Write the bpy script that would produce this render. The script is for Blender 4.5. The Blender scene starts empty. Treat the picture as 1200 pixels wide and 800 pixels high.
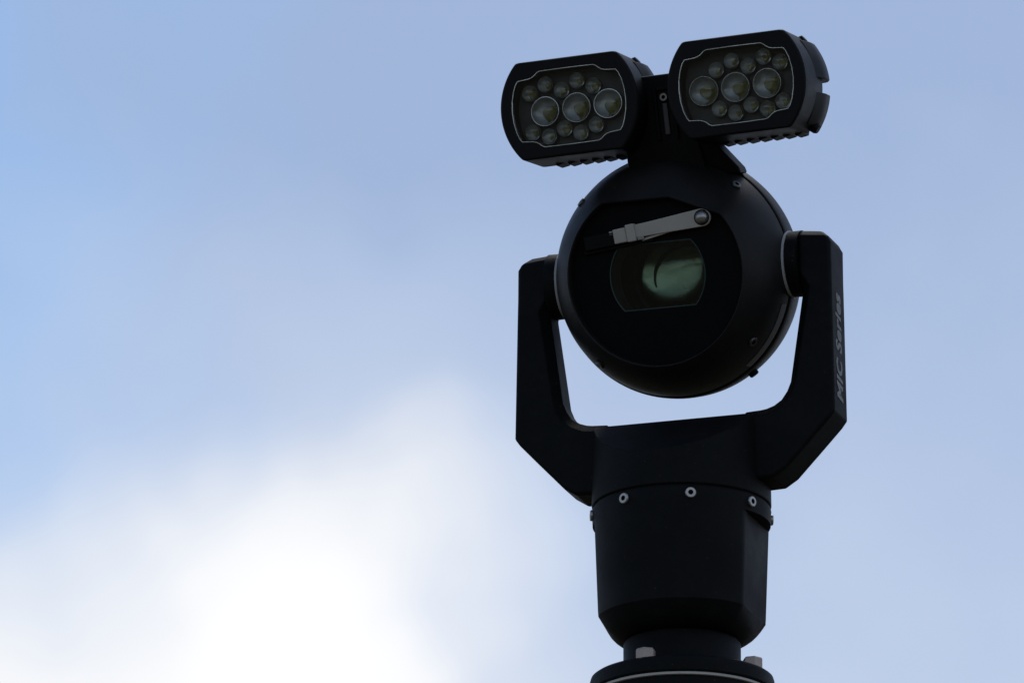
import bpy, bmesh, math, random
from mathutils import Matrix, Vector
R = math.radians
S = 0.00062            # one modelling unit in metres
ELEV = 17.0            # the photographer looks up at the camera
YAW = 18.0             # the head and yoke are turned a little to the left
Z0 = 4.31              # height of the unit's shoulder above the ground
D = 16129 * S
sc = bpy.context.scene
col = sc.collection

# ------------------------------------------------------------------ camera, world, sun
ce, se = math.cos(R(ELEV)), math.sin(R(ELEV))
aim = Vector((-197 * S, 0, 340 * S + Z0))
cam = bpy.data.objects.new('camera', bpy.data.cameras.new('camera'))
col.objects.link(cam)
cam.location = aim - D * Vector((0, ce, se))
cam.rotation_euler = (R(90 + ELEV), 0, 0)
cam.data.sensor_width = 36
cam.data.lens = 36 * D / (1200 * S)
cam.data.clip_start = 0.5
cam.data.clip_end = 2000
sc.camera = cam

SUN_EL, SUN_AZ = 56.0, 12.0
w = bpy.data.worlds.new('World')
sc.world = w
w.use_nodes = True
nt = w.node_tree
nt.nodes.clear()
N, L = nt.nodes.new, nt.links.new


def math_node(op, a, b=None, c=None, clamp=False):
    n = N('ShaderNodeMath'); n.operation = op; n.use_clamp = clamp
    for i, v in enumerate((a, b, c)):
        if v is None: continue
        if isinstance(v, (int, float)): n.inputs[i].default_value = v
        else: L(v, n.inputs[i])
    return n.outputs[0]


def mix_col(fac, a, b):
    n = N('ShaderNodeMix'); n.data_type = 'RGBA'
    for k, v in ((0, fac), (6, a), (7, b)):
        if isinstance(v, (int, float)): n.inputs[k].default_value = v
        elif isinstance(v, tuple): n.inputs[k].default_value = (*v, 1)
        else: L(v, n.inputs[k])
    return n.outputs[2]


tc = N('ShaderNodeTexCoord')
sky = N('ShaderNodeTexSky')
sky.sky_type = 'NISHITA'; sky.sun_disc = False
sky.sun_elevation = R(SUN_EL); sky.sun_rotation = R(SUN_AZ)
sky.altitude = 100; sky.air_density = 1.0; sky.dust_density = 0.6; sky.ozone_density = 1.5
sep = N('ShaderNodeSeparateXYZ'); L(tc.outputs['Generated'], sep.inputs[0])
az = math_node('ARCTAN2', sep.outputs[0], sep.outputs[1])
el = math_node('ARCSINE', sep.outputs[2])
K = 16.129             # thousandths of a radian, in hundreds of units
azk = math_node('MULTIPLY', az, K * 10 * ce)
elk = math_node('MULTIPLY', math_node('SUBTRACT', el, R(ELEV)), K * 10)
# soft drifting of the cloud edges
nz = N('ShaderNodeTexNoise'); nz.inputs['Scale'].default_value = 70; nz.inputs['Detail'].default_value = 2.2
nz.inputs['Roughness'].default_value = .45
L(tc.outputs['Generated'], nz.inputs['Vector'])
sepn = N('ShaderNodeSeparateColor'); L(nz.outputs['Color'], sepn.inputs[0])
azd = math_node('ADD', azk, math_node('MULTIPLY', math_node('SUBTRACT', sepn.outputs[0], .5), 2.6))
eld = math_node('ADD', elk, math_node('MULTIPLY', math_node('SUBTRACT', sepn.outputs[1], .5), 2.2))


def lobe(ca, ce_, sa, se_, amp):
    """a soft cloud lobe round a direction of the sky (azimuth, elevation)"""
    x = math_node('DIVIDE', math_node('SUBTRACT', azd, ca), sa)
    y = math_node('DIVIDE', math_node('SUBTRACT', eld, ce_), se_)
    r2 = math_node('ADD', math_node('MULTIPLY', x, x), math_node('MULTIPLY', y, y))
    return math_node('MULTIPLY', math_node('EXPONENT', math_node('MULTIPLY', r2, -1.0)), amp)


def total(vals):
    t = vals[0]
    for v in vals[1:]: t = math_node('ADD', t, v)
    return t


# wide broken cloud all over the sky
nw = N('ShaderNodeTexNoise'); nw.inputs['Scale'].default_value = 2.6; nw.inputs['Detail'].default_value = 5
L(tc.outputs['Generated'], nw.inputs['Vector'])
wide = math_node('MULTIPLY_ADD', nw.outputs[0], 3.4, -1.75, clamp=True)
far = math_node('MULTIPLY_ADD', math_node('ABSOLUTE', azk), .05, -.45, clamp=True)
wide = math_node('MULTIPLY', math_node('MULTIPLY', wide, far), .6)
cloud = total([lobe(-2.2, -4.2, 2.0, 2.0, 1.15), lobe(-5.6, -4.6, 2.3, 1.9, .85), lobe(-.95, -1.5, 1.15, 1.1, .44), lobe(-6.2, -2.5, 1.6, .8, .24), lobe(-3.2, -1.2, 1.6, .7, .10),
               lobe(-2.8, -1.9, 1.8, 1.1, .42), lobe(-8.5, -6.0, 3.5, 2.5, .8), lobe(-1.5, -7.0, 4.5, 2.2, .7)])
cs = N('ShaderNodeMapRange'); cs.interpolation_type = 'SMOOTHSTEP'
cs.inputs[1].default_value = .0; cs.inputs[2].default_value = 1.2
L(cloud, cs.inputs[0])
nzv = math_node('SUBTRACT', nz.outputs[0], .5)
# thin grey veil, missing towards the left; pale haze thickening downwards
grey = math_node('MULTIPLY_ADD', azd, .17, 1.02)
grey = math_node('ADD', grey, math_node('MULTIPLY', nzv, .7))
grey = math_node('MINIMUM', math_node('MAXIMUM', grey, 0.0), .62)
veil = math_node('MULTIPLY_ADD', elk, -.082, .19)
veil = total([veil, lobe(-1.6, .2, 1.9, 1.3, .17), lobe(-5.0, .6, 1.6, 1.4, .12), lobe(.1, -2.2, .8, 1.3, .30), math_node('MULTIPLY', nzv, .35)])
veil = math_node('MINIMUM', math_node('MAXIMUM', veil, 0.0), .75)
skyb = N('ShaderNodeMix'); skyb.data_type = 'RGBA'; skyb.blend_type = 'MULTIPLY'
skyb.inputs[0].default_value = 1
L(sky.outputs[0], skyb.inputs[6]); skyb.inputs[7].default_value = (1.0, 1.06, 1.12, 1)
c0 = mix_col(grey, skyb.outputs[2], (3.7, 4.5, 6.4))
c1 = mix_col(veil, c0, (6.7, 7.6, 9.2))
c2 = mix_col(wide, c1, (8.0, 8.3, 8.8))
c3 = mix_col(cs.outputs[0], c2, (9.3, 9.4, 9.6))
core = math_node('MINIMUM', total([lobe(-2.2, -3.6, 1.45, 1.5, 1.0), lobe(-4.8, -4.6, 1.6, .9, .4)]), 1.0)
c3 = mix_col(core, c3, (10.6, 10.6, 10.7))
# dull ground beyond the horizon
gfac = math_node('MULTIPLY_ADD', sep.outputs[2], 40, .5, clamp=True)
c4 = mix_col(gfac, (.7, .68, .6), c3)
bg = N('ShaderNodeBackground'); bg.inputs['Strength'].default_value = 0.10
L(c4, bg.inputs['Color'])
wo = N('ShaderNodeOutputWorld'); L(bg.outputs[0], wo.inputs['Surface'])

sun = bpy.data.lights.new('sun', 'SUN')
sun.energy = 1.0; sun.angle = R(20); sun.color = (1, .95, .88)
so = bpy.data.objects.new('sun', sun); col.objects.link(so)
sd = Vector((math.sin(R(SUN_AZ)) * math.cos(R(SUN_EL)), math.cos(R(SUN_AZ)) * math.cos(R(SUN_EL)), math.sin(R(SUN_EL))))
so.rotation_euler = sd.to_track_quat('Z', 'Y').to_euler()
so.location = (3, 3, 9)
sc.view_settings.view_transform = 'Standard'
sc.view_settings.look = 'None'
sc.view_settings.exposure = 0.0
sc.view_settings.gamma = 1.0
sc.view_settings.use_curve_mapping = False
sc.cycles.max_bounces = 16
sc.cycles.transmission_bounces = 12
sc.cycles.transparent_max_bounces = 16

# ------------------------------------------------------------------ materials
def mat(name, base, rough=.5, metal=0.0, spec=.5, grain=0.0, grain_scale=3500, dust=0.0, trans=0.0, ior=1.45, coat=0.0):
    m = bpy.data.materials.new(name); m.use_nodes = True
    t = m.node_tree; p = t.nodes['Principled BSDF']
    p.inputs['Base Color'].default_value = (*base, 1)
    p.inputs['Roughness'].default_value = rough
    p.inputs['Metallic'].default_value = metal
    p.inputs['Specular IOR Level'].default_value = spec
    p.inputs['IOR'].default_value = ior
    p.inputs['Transmission Weight'].default_value = trans
    p.inputs['Coat Weight'].default_value = coat
    co = t.nodes.new('ShaderNodeTexCoord')
    if grain:
        n = t.nodes.new('ShaderNodeTexNoise'); n.inputs['Scale'].default_value = grain_scale; n.inputs['Detail'].default_value = 2
        b = t.nodes.new('ShaderNodeBump'); b.inputs['Strength'].default_value = grain; b.inputs['Distance'].default_value = .0004
        t.links.new(co.outputs['Object'], n.inputs['Vector']); t.links.new(n.outputs[0], b.inputs['Height'])
        t.links.new(b.outputs[0], p.inputs['Normal'])
    # uneven roughness and a little dust
    n2 = t.nodes.new('ShaderNodeTexNoise'); n2.inputs['Scale'].default_value = 28; n2.inputs['Detail'].default_value = 6
    n2.inputs['Roughness'].default_value = .65
    t.links.new(co.outputs['Object'], n2.inputs['Vector'])
    mr = t.nodes.new('ShaderNodeMapRange')
    mr.inputs[1].default_value = .3; mr.inputs[2].default_value = .7
    mr.inputs[3].default_value = max(.02, rough - .08); mr.inputs[4].default_value = min(1, rough + .08)
    t.links.new(n2.outputs[0], mr.inputs[0]); t.links.new(mr.outputs[0], p.inputs['Roughness'])
    if dust:
        n3 = t.nodes.new('ShaderNodeTexNoise'); n3.inputs['Scale'].default_value = 55; n3.inputs['Detail'].default_value = 8
        n3.inputs['Roughness'].default_value = .75
        t.links.new(co.outputs['Object'], n3.inputs['Vector'])
        r3 = t.nodes.new('ShaderNodeMapRange'); r3.inputs[1].default_value = .45; r3.inputs[2].default_value = .78
        r3.inputs[4].default_value = dust
        t.links.new(n3.outputs[0], r3.inputs[0])
        v = t.nodes.new('ShaderNodeTexNoise'); v.inputs['Scale'].default_value = 520; v.inputs['Detail'].default_value = 1
        t.links.new(co.outputs['Object'], v.inputs['Vector'])
        rv = t.nodes.new('ShaderNodeMapRange'); rv.inputs[1].default_value = .76; rv.inputs[2].default_value = .82
        rv.inputs[4].default_value = dust * 9
        t.links.new(v.outputs[0], rv.inputs[0])
        ad = t.nodes.new('ShaderNodeMath'); ad.operation = 'ADD'; ad.use_clamp = True
        t.links.new(r3.outputs[0], ad.inputs[0]); t.links.new(rv.outputs[0], ad.inputs[1])
        mx = t.nodes.new('ShaderNodeMix'); mx.data_type = 'RGBA'
        mx.inputs[6].default_value = (*base, 1); mx.inputs[7].default_value = (.16, .15, .135, 1)
        t.links.new(ad.outputs[0], mx.inputs[0]); t.links.new(mx.outputs[2], p.inputs['Base Color'])
    return m


def thin_glass(name, tint, rough=.01):
    m = bpy.data.materials.new(name); m.use_nodes = True
    t = m.node_tree; t.nodes.clear()
    o = t.nodes.new('ShaderNodeOutputMaterial'); mx = t.nodes.new('ShaderNodeMixShader')
    tr = t.nodes.new('ShaderNodeBsdfTransparent'); gl = t.nodes.new('ShaderNodeBsdfGlossy'); fr = t.nodes.new('ShaderNodeFresnel')
    tr.inputs[0].default_value = (*tint, 1); gl.inputs['Roughness'].default_value = rough; fr.inputs[0].default_value = 1.45
    t.links.new(fr.outputs[0], mx.inputs[0]); t.links.new(tr.outputs[0], mx.inputs[1]); t.links.new(gl.outputs[0], mx.inputs[2])
    t.links.new(mx.outputs[0], o.inputs[0])
    return m


M_black = mat('black_painted_metal', (.0034, .0041, .0043), .6, spec=.13, grain=.25, dust=.035)
M_black2 = mat('black_ball_shell', (.0085, .0082, .0078), .52, spec=.24, grain=.10, dust=.03)
M_face = mat('matt_black_face', (.003, .003, .0032), .7, spec=.10)
M_lamp = mat('black_lamp_housing', (.0034, .0038, .004), .5, spec=.16, grain=.10, dust=.02)
M_rub = mat('black_rubber', (.004, .004, .004), .65, spec=.15)
M_steel = mat('dull_stainless', (.36, .35, .33), .38, metal=.9, grain=.05, dust=.1)
M_bolt = mat('weathered_bolt_steel', (.40, .335, .285), .5, metal=.3, grain=.12, dust=.3)
M_zinc = mat('dark_screw_steel', (.10, .10, .10), .4, metal=.8)
M_hole = mat('screw_socket', (.004, .004, .004), .8, spec=.1)
M_gask = mat('pale_grey_gasket', (.52, .50, .47), .65, dust=.2)
M_wash = mat('pale_grey_washer', (.42, .42, .42), .55)
M_wipe = mat('warm_grey_wiper_metal', (.40, .37, .315), .55, grain=.12, dust=.25)
M_board = mat('dark_grey_reflector_board', (.085, .083, .08), .55, spec=.4)
M_text = mat('worn_grey_lettering', (.19, .188, .175), .6, dust=.3)
M_label = mat('dark_grey_label', (.11, .105, .10), .55)
M_trim = mat('bright_glass_edge', (.75, .80, .80), .12, metal=.9)
M_pane = thin_glass('lamp_cover_glass', (.90, .92, .92))
M_win = thin_glass('window_glass', (.78, .86, .83))
M_elem = thin_glass('front_lens_glass', (.90, .97, .93), .05)
M_winedge = mat('window_edge', (.035, .06, .055), .3)
M_lensg = mat('coated_lens_glass', (.37, .325, .25), .22, metal=.95)
_t = M_lensg.node_tree; _p = _t.nodes['Principled BSDF']
_c = _t.nodes.new('ShaderNodeTexCoord'); _n = _t.nodes.new('ShaderNodeTexNoise'); _b = _t.nodes.new('ShaderNodeBump')
_m = _t.nodes.new('ShaderNodeMapping'); _m.inputs['Rotation'].default_value = (0, 0, R(35)); _m.inputs['Scale'].default_value = (1, 2.0, 1)
_n.inputs['Scale'].default_value = 22; _n.inputs['Detail'].default_value = .6; _n.inputs['Distortion'].default_value = 1.2
_b.inputs['Strength'].default_value = .12; _b.inputs['Distance'].default_value = .004
_t.links.new(_c.outputs['Object'], _m.inputs[0]); _t.links.new(_m.outputs[0], _n.inputs['Vector'])
_t.links.new(_n.outputs[0], _b.inputs['Height']); _t.links.new(_b.outputs[0], _p.inputs['Normal'])
M_ledglass = mat('led_lens_plastic', (.92, .93, .92), .04, trans=1.0, ior=1.56)
M_cup = mat('led_reflector_cup', (.62, .62, .60), .35, metal=.3)
M_glint_rim = mat('led_glint_rim', (.42, .42, .42), .2, metal=1.0)
M_chip = mat('yellow_led_chip', (.30, .26, .05), .5)

# ------------------------------------------------------------------ helpers
WORLD = {}
USED = {}


def empty(name, M):
    o = bpy.data.objects.new(name, None); col.objects.link(o)
    o.empty_display_size = .05
    o.matrix_local = M; WORLD[o.name] = M.copy()
    return o


def place(o, parent, M):
    if parent is not None:
        o.parent = parent
        o.matrix_local = WORLD[parent.name].inverted() @ M
    else:
        o.matrix_local = M
    WORLD[o.name] = M.copy()
    return o


def smooth_angle(bm, deg=32):
    for f in bm.faces: f.smooth = True
    for e in bm.edges:
        if len(e.link_faces) == 2 and e.calc_face_angle(0) > R(deg): e.smooth = False


def obj(name, bm, mats, parent, M, bevel=0, smooth=32, mesh=None):
    if mesh is None:
        bmesh.ops.recalc_face_normals(bm, faces=bm.faces)
        smooth_angle(bm, smooth)
        for v in bm.verts: v.co *= S
        mesh = bpy.data.meshes.new(name); bm.to_mesh(mesh); bm.free()
        for m in (mats if isinstance(mats, (list, tuple)) else [mats]): mesh.materials.append(m)
    o = bpy.data.objects.new(name, mesh); col.objects.link(o)
    if bevel:
        b = o.modifiers.new('edges', 'BEVEL'); b.width = bevel * S; b.segments = 2; b.limit_method = 'ANGLE'; b.angle_limit = R(28)
        b.harden_normals = True
    place(o, parent, M)
    return o


def T(x, y, z): return Matrix.Translation((x * S, y * S, z * S))
def rot(a, ax): return Matrix.Rotation(R(a), 4, ax)


def lathe(bm, prof, seg=96, close0=True, close1=True, rad=None, mi=0):
    """revolve (r, z) round local Z; rad(az, i) may change a ring's radius"""
    rings = []
    for i, (r, z) in enumerate(prof):
        ring = []
        for k in range(seg):
            a = 2 * math.pi * k / seg
            rr = rad(a, i, r, z) if rad else r
            ring.append(bm.verts.new((rr * math.cos(a), rr * math.sin(a), z)))
        rings.append(ring)
    fs = []
    for i in range(len(rings) - 1):
        for k in range(seg):
            fs.append(bm.faces.new((rings[i][k], rings[i][(k + 1) % seg], rings[i + 1][(k + 1) % seg], rings[i + 1][k])))
    if close0: fs.append(bm.faces.new(rings[0][::-1]))
    if close1: fs.append(bm.faces.new(rings[-1]))
    for f in fs: f.material_index = mi
    return rings


def loops(bm, rings, close0=True, close1=True, mi=0):
    vr = [[bm.verts.new(p) for p in r] for r in rings]
    n = len(vr[0])
    fs = []
    for i in range(len(vr) - 1):
        for k in range(n):
            fs.append(bm.faces.new((vr[i][k], vr[i][(k + 1) % n], vr[i + 1][(k + 1) % n], vr[i + 1][k])))
    if close0: fs.append(bm.faces.new(vr[0][::-1]))
    if close1: fs.append(bm.faces.new(vr[-1]))
    for f in fs: f.material_index = mi
    return vr


def prism(bm, pts, z0, z1, mi=0, top_scale=1.0):
    return loops(bm, [[(x, y, z0) for x, y in pts], [(x * top_scale, y * top_scale, z1) for x, y in pts]], mi=mi)


def box(bm, x0, x1, y0, y1, z0, z1, mi=0):
    return prism(bm, [(x0, y0), (x1, y0), (x1, y1), (x0, y1)], z0, z1, mi)


def tube(bm, pts, r, closed=True, seg=6, mi=0):
    n = len(pts); rings = []
    for i in range(n):
        p = Vector(pts[i])
        a = Vector(pts[i - 1]) if closed or i else p
        b = Vector(pts[(i + 1) % n]) if closed or i < n - 1 else p
        t = (b - a).normalized()
        u = t.cross(Vector((0, 0, 1)))
        u = u.normalized() if u.length > 1e-4 else Vector((1, 0, 0))
        v = t.cross(u)
        rings.append([p + r * (math.cos(2 * math.pi * k / seg) * u + math.sin(2 * math.pi * k / seg) * v) for k in range(seg)])
    if closed: rings.append(rings[0])
    vr = [[bm.verts.new(q) for q in rg] for rg in (rings[:-1] if closed else rings)]
    m = len(vr)
    for i in range(m if closed else m - 1):
        for k in range(seg):
            f = bm.faces.new((vr[i][k], vr[i][(k + 1) % seg], vr[(i + 1) % m][(k + 1) % seg], vr[(i + 1) % m][k])); f.material_index = mi


def screw_bm(r, h, socket=6, seg=20):
    """a socket head screw along +Z with a recessed key hole (material 1)"""
    bm = bmesh.new()
    s = .5 * r
    vr = lathe(bm, [(r * .96, -2), (r, h * .6), (r * .88, h), (s * 1.06, h)], seg, close1=False)
    ring = vr[-1]
    inner = [bm.verts.new((s * (1 if k % 2 else .86) * math.cos(2 * math.pi * k / seg), s * (1 if k % 2 else .86) * math.sin(2 * math.pi * k / seg), h)) for k in range(seg)]
    bot = [bm.verts.new((v.co.x * .9, v.co.y * .9, h * .25)) for v in inner]
    for k in range(seg):
        bm.faces.new((ring[k], ring[(k + 1) % seg], inner[(k + 1) % seg], inner[k]))
        f = bm.faces.new((inner[k], inner[(k + 1) % seg], bot[(k + 1) % seg], bot[k])); f.material_index = 1
    f = bm.faces.new(bot); f.material_index = 1
    return bm


def frame(n, origin):
    """matrix with local Z along n"""
    n = Vector(n).normalized()
    x = Vector((0, 0, 1)).cross(n)
    if x.length < 1e-3: x = Vector((1, 0, 0))
    x.normalize(); y = n.cross(x)
    m = Matrix((x, y, n)).transposed().to_4x4()
    m.translation = Vector(origin) * S
    return m


# frames: BODY is z-up; YOKE and HEAD are X right, Y up, Z towards the front
BODY = Matrix.Translation((0, 0, Z0)) @ T(1.0, 0, 0)
cy, sy = math.cos(R(YAW)), math.sin(R(YAW))
YOKE = Matrix.Translation((0, 0, Z0)) @ Matrix(((cy, 0, -sy, 0), (-sy, 0, -cy, 0), (0, 1, 0, 0), (0, 0, 0, 1)))
TILT = math.degrees(math.atan(cy * se / ce))
HEAD = YOKE @ T(-2.0, 421, 0) @ rot(TILT, 'X')

# ------------------------------------------------------------------ mounting post
post = empty('mounting_post', Matrix.Translation((0, 0, 0)))
post['label'] = 'black round mounting post and bolted flange at the bottom edge, carrying the camera'
post['category'] = 'mounting post'
bm = bmesh.new()
lathe(bm, [(60, -6900), (60, -230), (92, -200), (102, -190), (102, -99.5)], 96)
obj('pole', bm, M_black, post, BODY @ T(0, 0, 6.5), bevel=1.5)
bm = bmesh.new(); lathe(bm, [(101.5, -99.3), (104.6, -99), (104.6, -96.2), (101.5, -96)], 128)
obj('gasket', bm, M_gask, post, BODY @ T(0, 0, 6.5))
bm = bmesh.new(); lathe(bm, [(106, -95.7), (107.5, -94), (107.5, -82), (106.3, -78), (103.5, -76), (96, -75.5)], 128)
obj('flange', bm, M_black, post, BODY @ T(0, 0, 6.5))


def hexpts(r, a0=0): return [(r * math.cos(R(a0 + 60 * k)), r * math.sin(R(a0 + 60 * k))) for k in range(6)]


bm = bmesh.new()
lathe(bm, [(13.2, -75.6), (13.2, -73)], 28)
loops(bm, [[(x, y, -73) for x, y in hexpts(12)], [(x, y, -61.5) for x, y in hexpts(12)], [(x, y, -59.6) for x, y in hexpts(10.6)]])
first = None
for k in range(4):
    a = -118 + 90 * k
    Mb = BODY @ T(92 * math.cos(R(a)), 92 * math.sin(R(a)), 2.8) @ rot((17, 41, 5, 30)[k], 'Z')
    first = obj('bolt', bm if k == 0 else None, M_bolt, post, Mb, bevel=.6, mesh=None if k == 0 else first.data)

# ------------------------------------------------------------------ surveillance camera: base
root = empty('surveillance_camera', BODY @ T(0, 0, -75))
root['label'] = 'black surveillance camera with round head in a fork, wiper and two lamps on top'
root['category'] = 'security camera'

FAC = (-R(YAW), math.pi - R(YAW))


def facet(a, i, r, z):
    if z > 113 or z < -26: return r
    k = 1.0
    for f in FAC:
        d = (a - f + math.pi) % (2 * math.pi) - math.pi
        if abs(d) < R(28):
            k = min(k, math.cos(R(28)) / math.cos(d))
    if z < 0: k = 1 - (1 - k) * (z + 26) / 26.0 * .9
    return r * k


bm = bmesh.new()
lathe(bm, [(66, -27), (71, -26), (76, -24), (81, -21), (86, -17.2), (90, -13), (93.5, -8.6), (96.5, -4.2), (98.8, -.6), (99.6, .5), (100, 6), (103.8, 110), (103.9, 112.9), (104, 114), (104.8, 131), (104.2, 133.5), (100, 134)], 160, rad=facet)
base = obj('base_housing', bm, M_black, root, BODY, smooth=24)
bm = bmesh.new()
lathe(bm, [(69.5, -68.8), (69.5, -56), (68.5, -54), (68.5, -30), (66, -26)], 96)
obj('collar', bm, M_black, root, BODY)
bm = bmesh.new()
lathe(bm, [(102.3, 134.2), (102.3, 136.4)], 120)
obj('seam_ring', bm, M_rub, root, BODY)
sb = None
for k in range(8):
    a = R(-90 + 5 + 45 * k)
    n = (math.cos(a), math.sin(a), 0)
    sb = obj('screw', screw_bm(6.6, 3.0) if k == 0 else None, [M_steel, M_hole], base, BODY @ frame(n, (104.4 * n[0], 104.4 * n[1], 125)) @ rot(23 * k * k, 'Z'), mesh=None if k == 0 else sb.data)

# hub with sloping shoulders front and back
bm = bmesh.new()
lathe(bm, [(104.0, 0), (105, 1.5), (104.6, 30), (101, 106)], 128)
for v in bm.verts: v.co.z += 136.6
fr = Vector((-sy, -cy, 0)); ax = Vector((cy, -sy, 0))


def cut(bm, co, no):
    g = bmesh.ops.bisect_plane(bm, geom=bm.verts[:] + bm.edges[:] + bm.faces[:], plane_co=co, plane_no=no, clear_outer=True)
    ed = [e for e in g['geom_cut'] if isinstance(e, bmesh.types.BMEdge)]
    bmesh.ops.edgeloop_fill(bm, edges=ed)


cut(bm, Vector((0, 0, 236)), Vector((0, 0, 1)))
for s in (1, -1):
    f = fr * s
    slope = Vector((0, 0, -57)) + f * 76
    no = ax.cross(slope); no = no if no.z > 0 else -no
    cut(bm, f * 29 + Vector((0, 0, 235)), no.normalized())
hub = obj('hub', bm, M_black, root, BODY, bevel=1.6, smooth=25)

# ------------------------------------------------------------------ fork arms
# (inner p, inner z, outer p, outer z, half depth)
ARM = [(a, b, c + 1.6, d, e) for a, b, c, d, e in [(148, 458.5, 170, 456, 9), (146, 455, 178, 452.5, 18), (144.5, 449, 187, 444.5, 26), (144, 441, 190.5, 437, 28),
       (144, 406, 190.8, 400, 28), (149, 396, 191, 392, 28), (155.5, 384, 191.2, 384, 28), (139.5, 273, 194, 240, 28), (135, 262, 194.2, 231, 28),
       (128, 252, 188, 222.5, 28), (119, 246, 165, 198, 28), (110, 243, 134, 165.5, 28), (103, 242, 119, 156, 28), (84, 241, 84, 154.5, 28)]]


def arm_bm(side):
    bm = bmesh.new(); rings = []
    for (pi, zi, po, zo, h) in ARM:
        v = Vector((po - pi, zo - zi)); ln = v.length; v /= ln
        c = min(11, h * .5, ln * .4)
        o = min(3.0, h * .25)
        def P(t, q): return (side * (pi + v.x * t), zi + v.y * t, q)
        rings.append([P(0, h - c), P(c, h), P(ln - o, h), P(ln, h - o), P(ln, -h + o), P(ln - o, -h), P(c, -h), P(0, -h + c)])
    loops(bm, rings)
    return bm


for s in (-1, 1):
    arm = obj('fork_arm', arm_bm(s), M_black, root, YOKE @ T(.5, 0, 0), bevel=2.0, smooth=25)
    bm = bmesh.new(); lathe(bm, [(36, -.2), (38.2, 0), (38.6, 1.5), (38.8, 14)], 72)
    obj('bearing_boss', bm, M_black, arm, YOKE @ T(s * 141 - 2, 421, 0) @ rot(90 * s, 'Y'))
    bm = bmesh.new(); lathe(bm, [(30, -3.4), (39.6, -3.2), (39.9, -.7), (30, -.4)], 72)
    obj('washer', bm, M_wash, arm, YOKE @ T(s * 141 - 2, 421, 0) @ rot(90 * s, 'Y'))
    if s == 1:
        cu = bpy.data.curves.new('lettering', 'FONT'); cu.body = 'MIC Series'
        cu.size = 1; cu.shear = .16; cu.offset = .04; cu.space_character = 1.08; cu.extrude = .006; cu.resolution_u = 3
        to = bpy.data.objects.new('lettering_source', cu); col.objects.link(to)
        bpy.context.view_layer.update()
        me = bpy.data.meshes.new_from_object(to.evaluated_get(bpy.context.evaluated_depsgraph_get()))
        bpy.data.objects.remove(to)
        xs = [v.co.x for v in me.vertices]; ys = [v.co.y for v in me.vertices]
        x0, x1, y0, y1 = min(xs), max(xs), min(ys), max(ys)
        for v in me.vertices:   # reading upwards along the outer flank
            v.co = Vector(((v.co.x - x0) / (x1 - x0) * 132, (v.co.y - y0) / (y1 - y0) * 24 - 12, v.co.z * 24)) * S
        me.materials.clear(); me.materials.append(M_text); me.name = 'lettering'
        # flank leans out slightly
        zb, zt = 248.0, 382.0
        pb = 195.6 - (zb - 240) / 140 * 3.0
        d_up = Vector((-3.0 / 140, 1, 0)).normalized(); d_f = Vector((0, 0, 1)); nn = d_up.cross(d_f)
        mm = Matrix((d_up, d_f, nn)).transposed().to_4x4(); mm.translation = Vector((pb + .35, zb, 3)) * S
        lo = bpy.data.objects.new('lettering', me); col.objects.link(lo)
        place(lo, arm, YOKE @ T(.5, 0, 0) @ mm)

# ------------------------------------------------------------------ head
NS = 144
RF, DF = 107.0, 95.0


def face_r(a):
    c, s = math.cos(a), math.sin(a)
    r = RF
    if s > 0:
        r = min(r, 90 / s)
        # line b = 89 - .425 (p - 27)
        k = s + .425 * c
        if k > 0: r = min(r, (89 + .425 * 27) / k)
    return r


def head_ring(t):
    out = []
    for k in range(NS):
        a = 2 * math.pi * k / NS
        rf = face_r(a)
        ph0 = math.atan2(rf, DF); ph1 = math.atan2(141.5, 17)
        r0 = math.hypot(rf, DF); st = min(1, t * 1.6); st = st * st * (3 - 2 * st)
        rr = r0 + (143 - r0) * st
        ph = ph0 + (ph1 - ph0) * t
        out.append((rr * math.sin(ph) * math.cos(a), rr * math.sin(ph) * math.sin(a), rr * math.cos(ph)))
    return out


def face_ring(d, off, extra=0.0):
    return [((face_r(a) - off) * math.cos(a), (face_r(a) - off) * math.sin(a), d) for a in (2 * math.pi * k / NS for k in range(NS))]


WR = 58.0
def win_pts(r=WR, flat=-38.5, n=NS):
    """a disc cut flat above and below"""
    h = -flat; kx = math.sqrt(r * r - h * h); a1 = math.asin(h / r)
    pts = []
    for k in range(n):
        q, t = divmod(4.0 * k / n, 1.0)
        q = int(q)
        if q == 0: a = -a1 + 2 * a1 * t; pts.append((r * math.cos(a), r * math.sin(a)))
        elif q == 1: pts.append((kx - 2 * kx * t, h))
        elif q == 2: a = math.pi - a1 + 2 * a1 * t; pts.append((r * math.cos(a), r * math.sin(a)))
        else: pts.append((-kx + 2 * kx * t, -h))
    n8 = n // 8   # start the ring at angle zero like the other rings
    return pts[n8:] + pts[:n8]


bm = bmesh.new()
FD = 84.0
wp = win_pts()
rings = [[(x, y, 40) for x, y in wp], [(x, y, FD) for x, y in wp], face_ring(FD, 3.2), face_ring(FD + 1.5, 2.2), face_ring(DF - 1, 1.4), face_ring(DF + .3, 0)]
vr = loops(bm, rings, close0=False, close1=False)
nf = len(bm.faces)
bm.faces.ensure_lookup_table()
for k, f in enumerate(list(bm.faces)[:3 * NS]): f.material_index = 2 if k < NS else 1
hr = [head_ring(t / 14.0) for t in range(15)]
last = vr[-1]
for ring in hr[0:]:
    cur = [bm.verts.new(p) for p in ring]
    for k in range(NS): bm.faces.new((last[k], last[(k + 1) % NS], cur[(k + 1) % NS], cur[k]))
    last = cur
for pr, pd in ((141.2, 15.8), (137.5, 15.4), (137.5, 8)):
    cur = [bm.verts.new((pr * math.cos(2 * math.pi * k / NS), pr * math.sin(2 * math.pi * k / NS), pd)) for k in range(NS)]
    for k in range(NS): bm.faces.new((last[k], last[(k + 1) % NS], cur[(k + 1) % NS], cur[k]))
    last = cur
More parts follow.
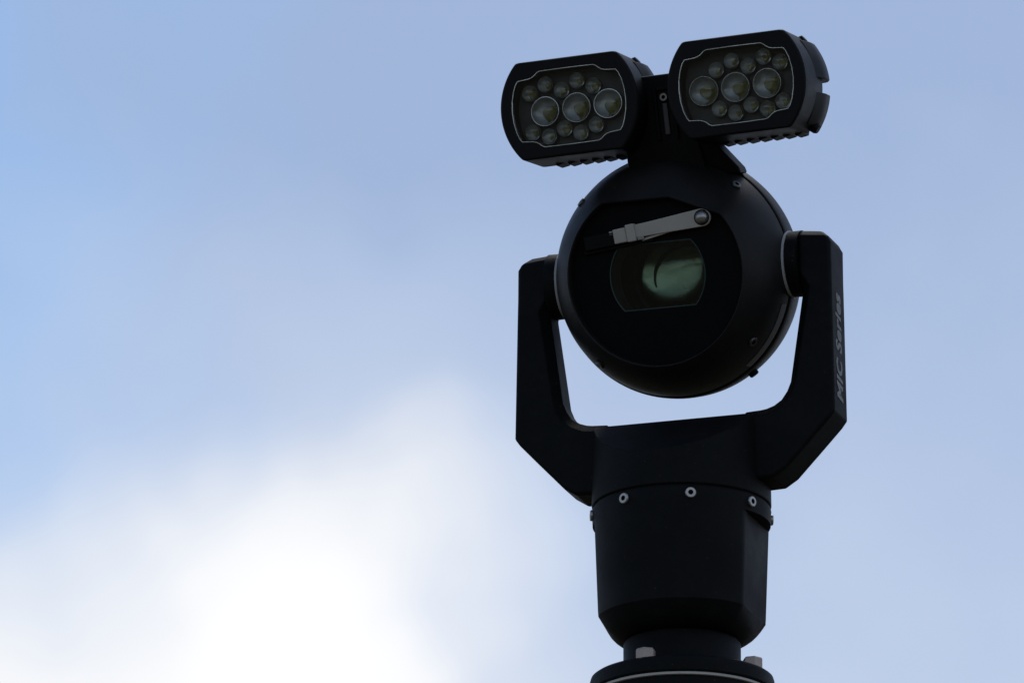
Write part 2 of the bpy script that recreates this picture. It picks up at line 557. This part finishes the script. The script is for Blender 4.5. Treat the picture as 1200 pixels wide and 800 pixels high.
head = obj('front_shell', bm, [M_black2, M_face, M_board], root, HEAD, smooth=24)
bm = bmesh.new()
pf = [(137, 13.2), (142.5, 13.4), (143.6, 12.6), (144.4, 10), (144.6, 0), (144, -14)]
for k in range(1, 13):
    a = R(96 + k * 6.6); pf.append((144.4 * math.sin(a), 144.4 * math.cos(a)))
pf.append((2, -144.3))
lathe(bm, pf, 128, close0=False)
rear = obj('rear_shell', bm, M_black2, root, HEAD)

ss = None
for k, (th, dd) in enumerate(((46, 47), (135, 53), (-132, 60), (-41, 55))):
    rr = math.sqrt(143 ** 2 - dd ** 2)
    n = (rr * math.cos(R(th)) / 143, rr * math.sin(R(th)) / 143, dd / 143)
    ss = obj('screw', screw_bm(6.0, 2.8) if k == 0 else None, [M_zinc, M_hole], head, HEAD @ frame(n, tuple(142.6 * x for x in n)) @ rot(31 * k, 'Z'), mesh=None if k == 0 else ss.data)
# lug at the lower right rim
n = Vector((math.cos(R(-57)), math.sin(R(-57)), -.05)).normalized()
bm = bmesh.new(); lathe(bm, [(6, -4), (6, 4.2), (5, 5.6)], 20)
obj('rim_lug', bm, M_rub, rear, HEAD @ frame(n, tuple(143.2 * x for x in n)))
# long narrow label bent round the rim
bm = bmesh.new()
g = []
for j, dd in enumerate((19.5, 23, 27, 31)):
    row = []
    for k in range(19):
        a = R(-54 + 35 * k / 18); r_ = 143.55; q = math.sqrt(r_ * r_ - dd * dd)
        row.append(bm.verts.new((q * math.cos(a), q * math.sin(a), dd)))
    g.append(row)
for j in range(3):
    for k in range(18): bm.faces.new((g[j][k], g[j][k + 1], g[j + 1][k + 1], g[j + 1][k]))
gg = bmesh.ops.extrude_face_region(bm, geom=bm.faces[:])
for e in gg['geom']:
    if isinstance(e, bmesh.types.BMVert): e.co *= 143.0 / 143.55
obj('label_strip', bm, M_label, head, HEAD)

# window and lens
win = obj('window', None, None, root, HEAD, mesh=(lambda b: (loops(b, [[(x, y, FD - 3.5) for x, y in win_pts(57.6, -38.1)], [(x, y, FD - 1.2) for x, y in win_pts(57.6, -38.1)]]),
          [setattr(v, 'co', v.co * S) for v in b.verts], bmesh.ops.recalc_face_normals(b, faces=b.faces),
          (lambda m: (b.to_mesh(m), m.materials.append(M_win), m)[-1])(bpy.data.meshes.new('window')))[-1])(bmesh.new()))
bm = bmesh.new(); tube(bm, [(x, y, FD - .3) for x, y in win_pts(57.9, -38.4, 96)], .75)
obj('window_edge', bm, M_winedge, win, HEAD)
bm = bmesh.new()
lathe(bm, [(70, 39), (70, 16), (57, 16), (57, 31), (55, 33), (51, 32), (48, 28), (47.5, 16)], 96, close0=False, close1=False)
barrel = obj('lens_barrel', bm, M_rub, root, HEAD @ T(10, 0, 0))
bm = bmesh.new()
pr = []
RC = 240.0
for k in range(0, 17):
    r_ = 49 * (1 - k / 16.0) + .01
    pr.append((r_, RC - math.sqrt(RC * RC - r_ * r_)))
lathe(bm, pr, 96, close0=False, close1=False)
obj('lens_element', bm, M_lensg, barrel, HEAD @ T(10, 0, 20) @ rot(-12, 'X') @ rot(-3, 'Y'))
bm = bmesh.new()
pr = []
for k in range(0, 13):
    r_ = 50.5 * (1 - k / 12.0) + .01
    pr.append((r_, 24 + math.sqrt(70 ** 2 - r_ * r_) - math.sqrt(70 ** 2 - 50.5 ** 2)))
lathe(bm, pr, 72, close0=False, close1=False)
obj('front_element', bm, M_elem, barrel, HEAD @ T(8, 0, 4))
bm = bmesh.new(); lathe(bm, [(37.5, 24), (37.5, 27), (36, 27.6), (35.2, 27), (35.2, 24)], 72, close0=False, close1=False)
obj('reflection_ring', bm, M_board, barrel, HEAD @ T(14, -2, -4))  # ring added in place of the curved streaks reflected in the lens

# ------------------------------------------------------------------ wiper
WZ = 88.0
bm = bmesh.new()
piv = Vector((62, 62)); tip = Vector((-22, 53))
d = (tip - piv).normalized(); n2 = Vector((-d.y, d.x))
pts = []
for k in range(15):
    a = math.pi / 2 + math.pi * k / 14
    v = piv + 10.5 * (math.cos(a) * d + math.sin(a) * n2)
    pts.append((v.x, v.y))
for tt, hw in ((.35, 9.4), (.7, 8.2), (1.0, 7.6)):
    v = piv + (tip - piv) * tt - n2 * hw; pts.append((v.x, v.y))
for tt, hw in ((1.0, 7.6), (.7, 8.2), (.35, 9.4)):
    v = piv + (tip - piv) * tt + n2 * hw; pts.append((v.x, v.y))
prism(bm, pts, WZ, WZ + 5)
wroot = obj('wiper', bm, M_wipe, root, HEAD, bevel=.9)
bm = bmesh.new(); lathe(bm, [(8, 92.8), (8, 94), (6.8, 96), (5, 98.6), (2.6, 100), (.4, 100.4)], 28)
obj('pivot_bolt', bm, M_steel, wroot, HEAD @ T(piv.x, piv.y, 0))
bm = bmesh.new(); lathe(bm, [(9.2, 93.1), (9.2, 93.6), (8.2, 93.6)], 28)
obj('pivot_ring', bm, M_hole, wroot, HEAD @ T(piv.x, piv.y, 0))
wa = math.degrees(math.atan2(-d.y, -d.x))
CL = HEAD @ T(tip.x, tip.y, 0) @ rot(wa, 'Z')
bm = bmesh.new()
box(bm, -9, 2, -11, 9.5, WZ - 2, WZ + 8)
box(bm, -25, -9.2, -10, 7, WZ - 2, WZ + 7)
obj('clip', bm, M_wipe, wroot, CL, bevel=1.2)
bm = bmesh.new()
box(bm, 3, 11, -11, -6.5, WZ - 1, WZ + 6)
box(bm, -30, -26, 1, 6, WZ, WZ + 5)
obj('clip_pin', bm, M_steel, wroot, CL, bevel=.6)
bm = bmesh.new()
prism(bm, [(6, -10.5), (52, -6.6), (52, -8.6), (8, -13.2)], WZ, WZ + 3)
obj('spring', bm, M_wipe, wroot, CL @ T(0, .6, 0), bevel=.4)
bm = bmesh.new()
box(bm, -62, -25.2, -11, 5, WZ - 3, WZ + 5)
box(bm, -66, 20, -15, -11.2, WZ - 4, WZ + 1)
obj('blade', bm, M_rub, wroot, CL, bevel=1)

# ------------------------------------------------------------------ lamp bracket
TOP = HEAD @ T(16, 209.5, 0) @ rot(1.5, 'Z')
bm = bmesh.new()
# saddle on the ball, narrowing up into the block between the lamps
rings = []
for (y, x0, x1, z0, z1) in ((-92, -54, 40, -50, 50), (-60, -52, 38, -48, 54), (-48, -44, 34, -40, 54), (-10, -38, 32, -36, 54), (25, -36, 32, -34, 54)):
    rings.append([(x0, y, z0), (x1, y, z0), (x1, y, z1), (x0, y, z1)])
loops(bm, rings)
rings = []
for (y, x1, z0, z1) in ((-100, 79, 6, 36), (-93, 77.5, 8, 38), (-62, 55, 14, 50), (-50, 38, 14, 51)):
    rings.append([(20, y, z0), (x1, y, z0), (x1, y, z1), (20, y, z1)])
loops(bm, rings)
br = obj('lamp_bracket', bm, M_lamp, root, TOP, bevel=2.5)
bm = bmesh.new()
# guide channel with a clamp screw in the bracket's front
for x0, x1, y0, y1 in ((-13, -9, -52, 10), (9, 13, -52, 10), (-9, 9, 6.2, 10)):
    box(bm, x0 + 2, x1 + 2, y0, y1, 53.5, 58)
obj('screw_channel', bm, M_lamp, br, TOP, bevel=1)
obj('clamp_screw', screw_bm(5, 4), [M_steel, M_hole], br, TOP @ T(2, -2, 55))
bm = bmesh.new(); box(bm, -1, 5, -46, -9, 53.5, 57)
obj('clamp_bar', bm, M_board, br, TOP, bevel=1)
bm = bmesh.new(); lathe(bm, [(13, -92), (13, 92)], 40)
obj('cross_shaft', bm, M_lamp, br, TOP @ T(0, 0, 10) @ rot(90, 'Y'))

# ------------------------------------------------------------------ lamps
NL = 128


def out_r(a, hw=84.5, hh=58.0):
    """outline: bulging flanks, flat top and bottom, rounded corners"""
    c, s = abs(math.cos(a)), abs(math.sin(a))
    r1 = hw
    r2 = hh / s if s > 1e-6 else 1e9
    p = 70.0
    return (r1 ** -p + r2 ** -p) ** (-1 / p)


GP = [(70, 0), (69.2, 12), (66.6, 24), (63.5, 32), (60.5, 36), (54, 36.6), (47.5, 37.2), (43.2, 38.4), (39.5, 40.8), (36.4, 43.6), (33, 45), (15, 45.3), (0, 45.4)]
def glass_r(a):
    x, y = abs(math.cos(a)), abs(math.sin(a))
    for (x0, y0), (x1, y1) in zip(GP, GP[1:]):
        # ray t*(x,y) against the segment
        dx, dy = x1 - x0, y1 - y0
        den = x * dy - y * dx
        if abs(den) < 1e-9: continue
        t = (x0 * dy - y0 * dx) / den
        u = (x0 * y - y0 * x) / den
        if t > 0 and -1e-6 <= u <= 1 + 1e-6: return t
    return 45


ANG = []
for k in range(NL): ANG.append(2 * math.pi * k / NL)
for x, y in GP[1:-1]:
    a = math.atan2(y, x); ANG += [a, math.pi - a, math.pi + a, 2 * math.pi - a]
a = math.atan2(58, math.sqrt(84.5 ** 2 - 58 ** 2)); ANG += [a, math.pi - a, math.pi + a, 2 * math.pi - a]
ANG = sorted(set(round(x, 5) for x in ANG))


def oring(z, off=0.0): return [((out_r(a) - off) * math.cos(a), (out_r(a) - off) * math.sin(a), z) for a in ANG]
def gring(z, off=0.0): return [((glass_r(a) - off) * math.cos(a), (glass_r(a) - off) * math.sin(a), z) for a in ANG]


def lamp_body():
    bm = bmesh.new()
    loops(bm, [gring(-27, .8), gring(-1.6, .6), gring(-.4, 0), gring(.2, -1.2), oring(.2, 2.6), oring(-.5, 1.0), oring(-2.2, 0), oring(-72, .8),
               oring(-76, 3), oring(-82, 7), oring(-86, 14)], close0=False, close1=True)
    return bm


def sink_bm():
    """finned rear heat sink: two thick lobes with a gap on the flank"""
    bm = bmesh.new()
    for y0, y1 in ((-50, -13), (4, 50)):
        pts = []
        for k in range(13):
            y = y0 + (y1 - y0) * k / 12; x = math.sqrt(max(1, 88 ** 2 - y * y)); pts.append((x, y))
        for k in range(13):
            y = y1 - (y1 - y0) * k / 12; x = -math.sqrt(max(1, 88 ** 2 - y * y)); pts.append((x, y))
        loops(bm, [[(x * (1 - s), y, z) for x, y in pts] for s, z in ((.05, -46), (.005, -62), (-.01, -70), (-.005, -88), (.04, -97), (.10, -101))])
    return bm


def led_bm(r):
    bm = bmesh.new()
    # reflector cup (material 1)
    lathe(bm, [(r * 1.0, -.5), (r * .93, -1.4), (r * .62, -6.2), (r * .34, -8), (r * .3, -8.2)], 30, close0=False, close1=True, mi=1)
    lathe(bm, [(r * 1.02, -12), (r * 1.02, -1), (r, -.5)], 30, close0=False, close1=False)
    if r > 12:  # metal rim added to give the large optic its crescent highlights
        tube(bm, [(r * .98 * math.cos(2 * math.pi * k / 36), r * .98 * math.sin(2 * math.pi * k / 36), .1) for k in range(36)], r * .05, seg=6, mi=3)
    # chip (material 2)
    s = r * .27
    lathe(bm, [(s * 1.15, -8.1), (s * .9, -6.4), (s * .3, -5.9)], 14, mi=2)
    return bm


def dome_bm(r):
    bm = bmesh.new()
    pr = [(r * .97, -.4)]
    for k in range(0, 10):
        a = R(90 * k / 9.6)
        pr.append((r * .97 * math.cos(a), .3 + r * .55 * math.sin(a)))
    lathe(bm, pr, 30)
    return bm


LEDM = {}
for nm, r in (('large', 17.4), ('small', 9.5)):
    for kind, b, mats_ in (('led', led_bm(r), [M_board, M_cup, M_chip, M_glint_rim]), ('led_lens', dome_bm(r), [M_ledglass])):
        bmesh.ops.recalc_face_normals(b, faces=b.faces)
        smooth_angle(b, 30)
        for v in b.verts: v.co *= S
        me = bpy.data.meshes.new(nm + '_' + kind); b.to_mesh(me); b.free()
        for m in mats_: me.materials.append(m)
        LEDM[nm, kind] = me

shared = {}
rnd = random.Random(4)
for s in (-1, 1):
    LM = TOP @ T(s * 102.5, 0, 96) @ rot(-6, 'X')
    if not shared:
        body = obj('floodlight', lamp_body(), [M_lamp], root, LM, smooth=20); shared['b'] = body.data
    else:
        body = obj('floodlight', None, None, root, LM, mesh=shared['b'])
    body['label'] = ('left floodlight with dark LED array behind glass', 'right floodlight with dark LED array behind glass')[s > 0]

    def sub(name, maker, mats_, M, key=None, bevel=0, smooth=30):
        key = key or name
        if key not in shared:
            o = obj(name, maker(), mats_, body, M, bevel=bevel, smooth=smooth); shared[key] = o.data
        else:
            o = obj(name, None, None, body, M, bevel=bevel, mesh=shared[key])
        return o

    def mk():
        b = bmesh.new(); loops(b, [gring(-26, 1.2), gring(-23.4, 1.2)]); return b
    sub('reflector_board', mk, M_board, LM)

    def mk():
        b = bmesh.new(); loops(b, [gring(-2.6, .9), gring(-1.0, .9)]); return b
    sub('cover_glass', mk, M_pane, LM)

    def mk():
        b = bmesh.new(); tube(b, gring(-.2, .2), .62, seg=6); return b
    sub('glass_edge', mk, M_trim, LM)
    sub('heat_sink', sink_bm, M_lamp, LM, bevel=1.2)

    def mk():
        b = bmesh.new()
        loops(b, [[(-6.2, 8, -54), (5.2, 8, -54), (5.2, 8, -84), (-6.2, 8, -84)], [(-6.2, -.5, -56), (3.4, -.5, -56), (3.4, -.5, -83), (-6.2, -.5, -83)],
                  [(-6, -2.4, -60), (-4.4, -2.4, -60), (-4.4, -2.4, -80), (-6, -2.4, -80)]])
        return b
    for k in range(7): sub('cooling_fin', mk, M_lamp, LM @ T(-33 + 14.8 * k, -57.4, 0), bevel=.5)
    for (x, y) in ((56, 46), (63, -46)):
        def mk():
            b = bmesh.new(); lathe(b, [(6.5, -5), (6.5, 5), (5, 8)], 20); return b
        nn = Vector((x, y, 0)).normalized()
        sub('housing_screw', mk, M_lamp, LM @ T(x, y, -72) @ frame((nn.x, nn.y, 0), (0, 0, 0)) @ T(0, 0, 6))
    # three large lamps and ten small ones; the right lamp mirrors the left
    spots = [('large', -s * -0.0 + -s * 5 + 38.7 * k, -1.0) for k in (-1, 0, 1)]
    for k in range(5):
        spots.append(('small', s * (51 - 19.5 * k), (22, 30.5, 22, 30.5, 22)[k]))
        spots.append(('small', s * (51 - 19.5 * k), -(24, 31, 24, 31, 24)[k]))
    for nm, x, y in spots:
        o = bpy.data.objects.new('led', LEDM[nm, 'led']); col.objects.link(o); wob = rot(rnd.uniform(-5, 5), 'X') @ rot(rnd.uniform(-5, 5), 'Y')
        place(o, body, LM @ T(x, y, -14.0) @ wob)
        # lens moulded over the diode
        o2 = bpy.data.objects.new('led_lens', LEDM[nm, 'led_lens']); col.objects.link(o2); place(o2, body, LM @ T(x, y, -14.0) @ wob)
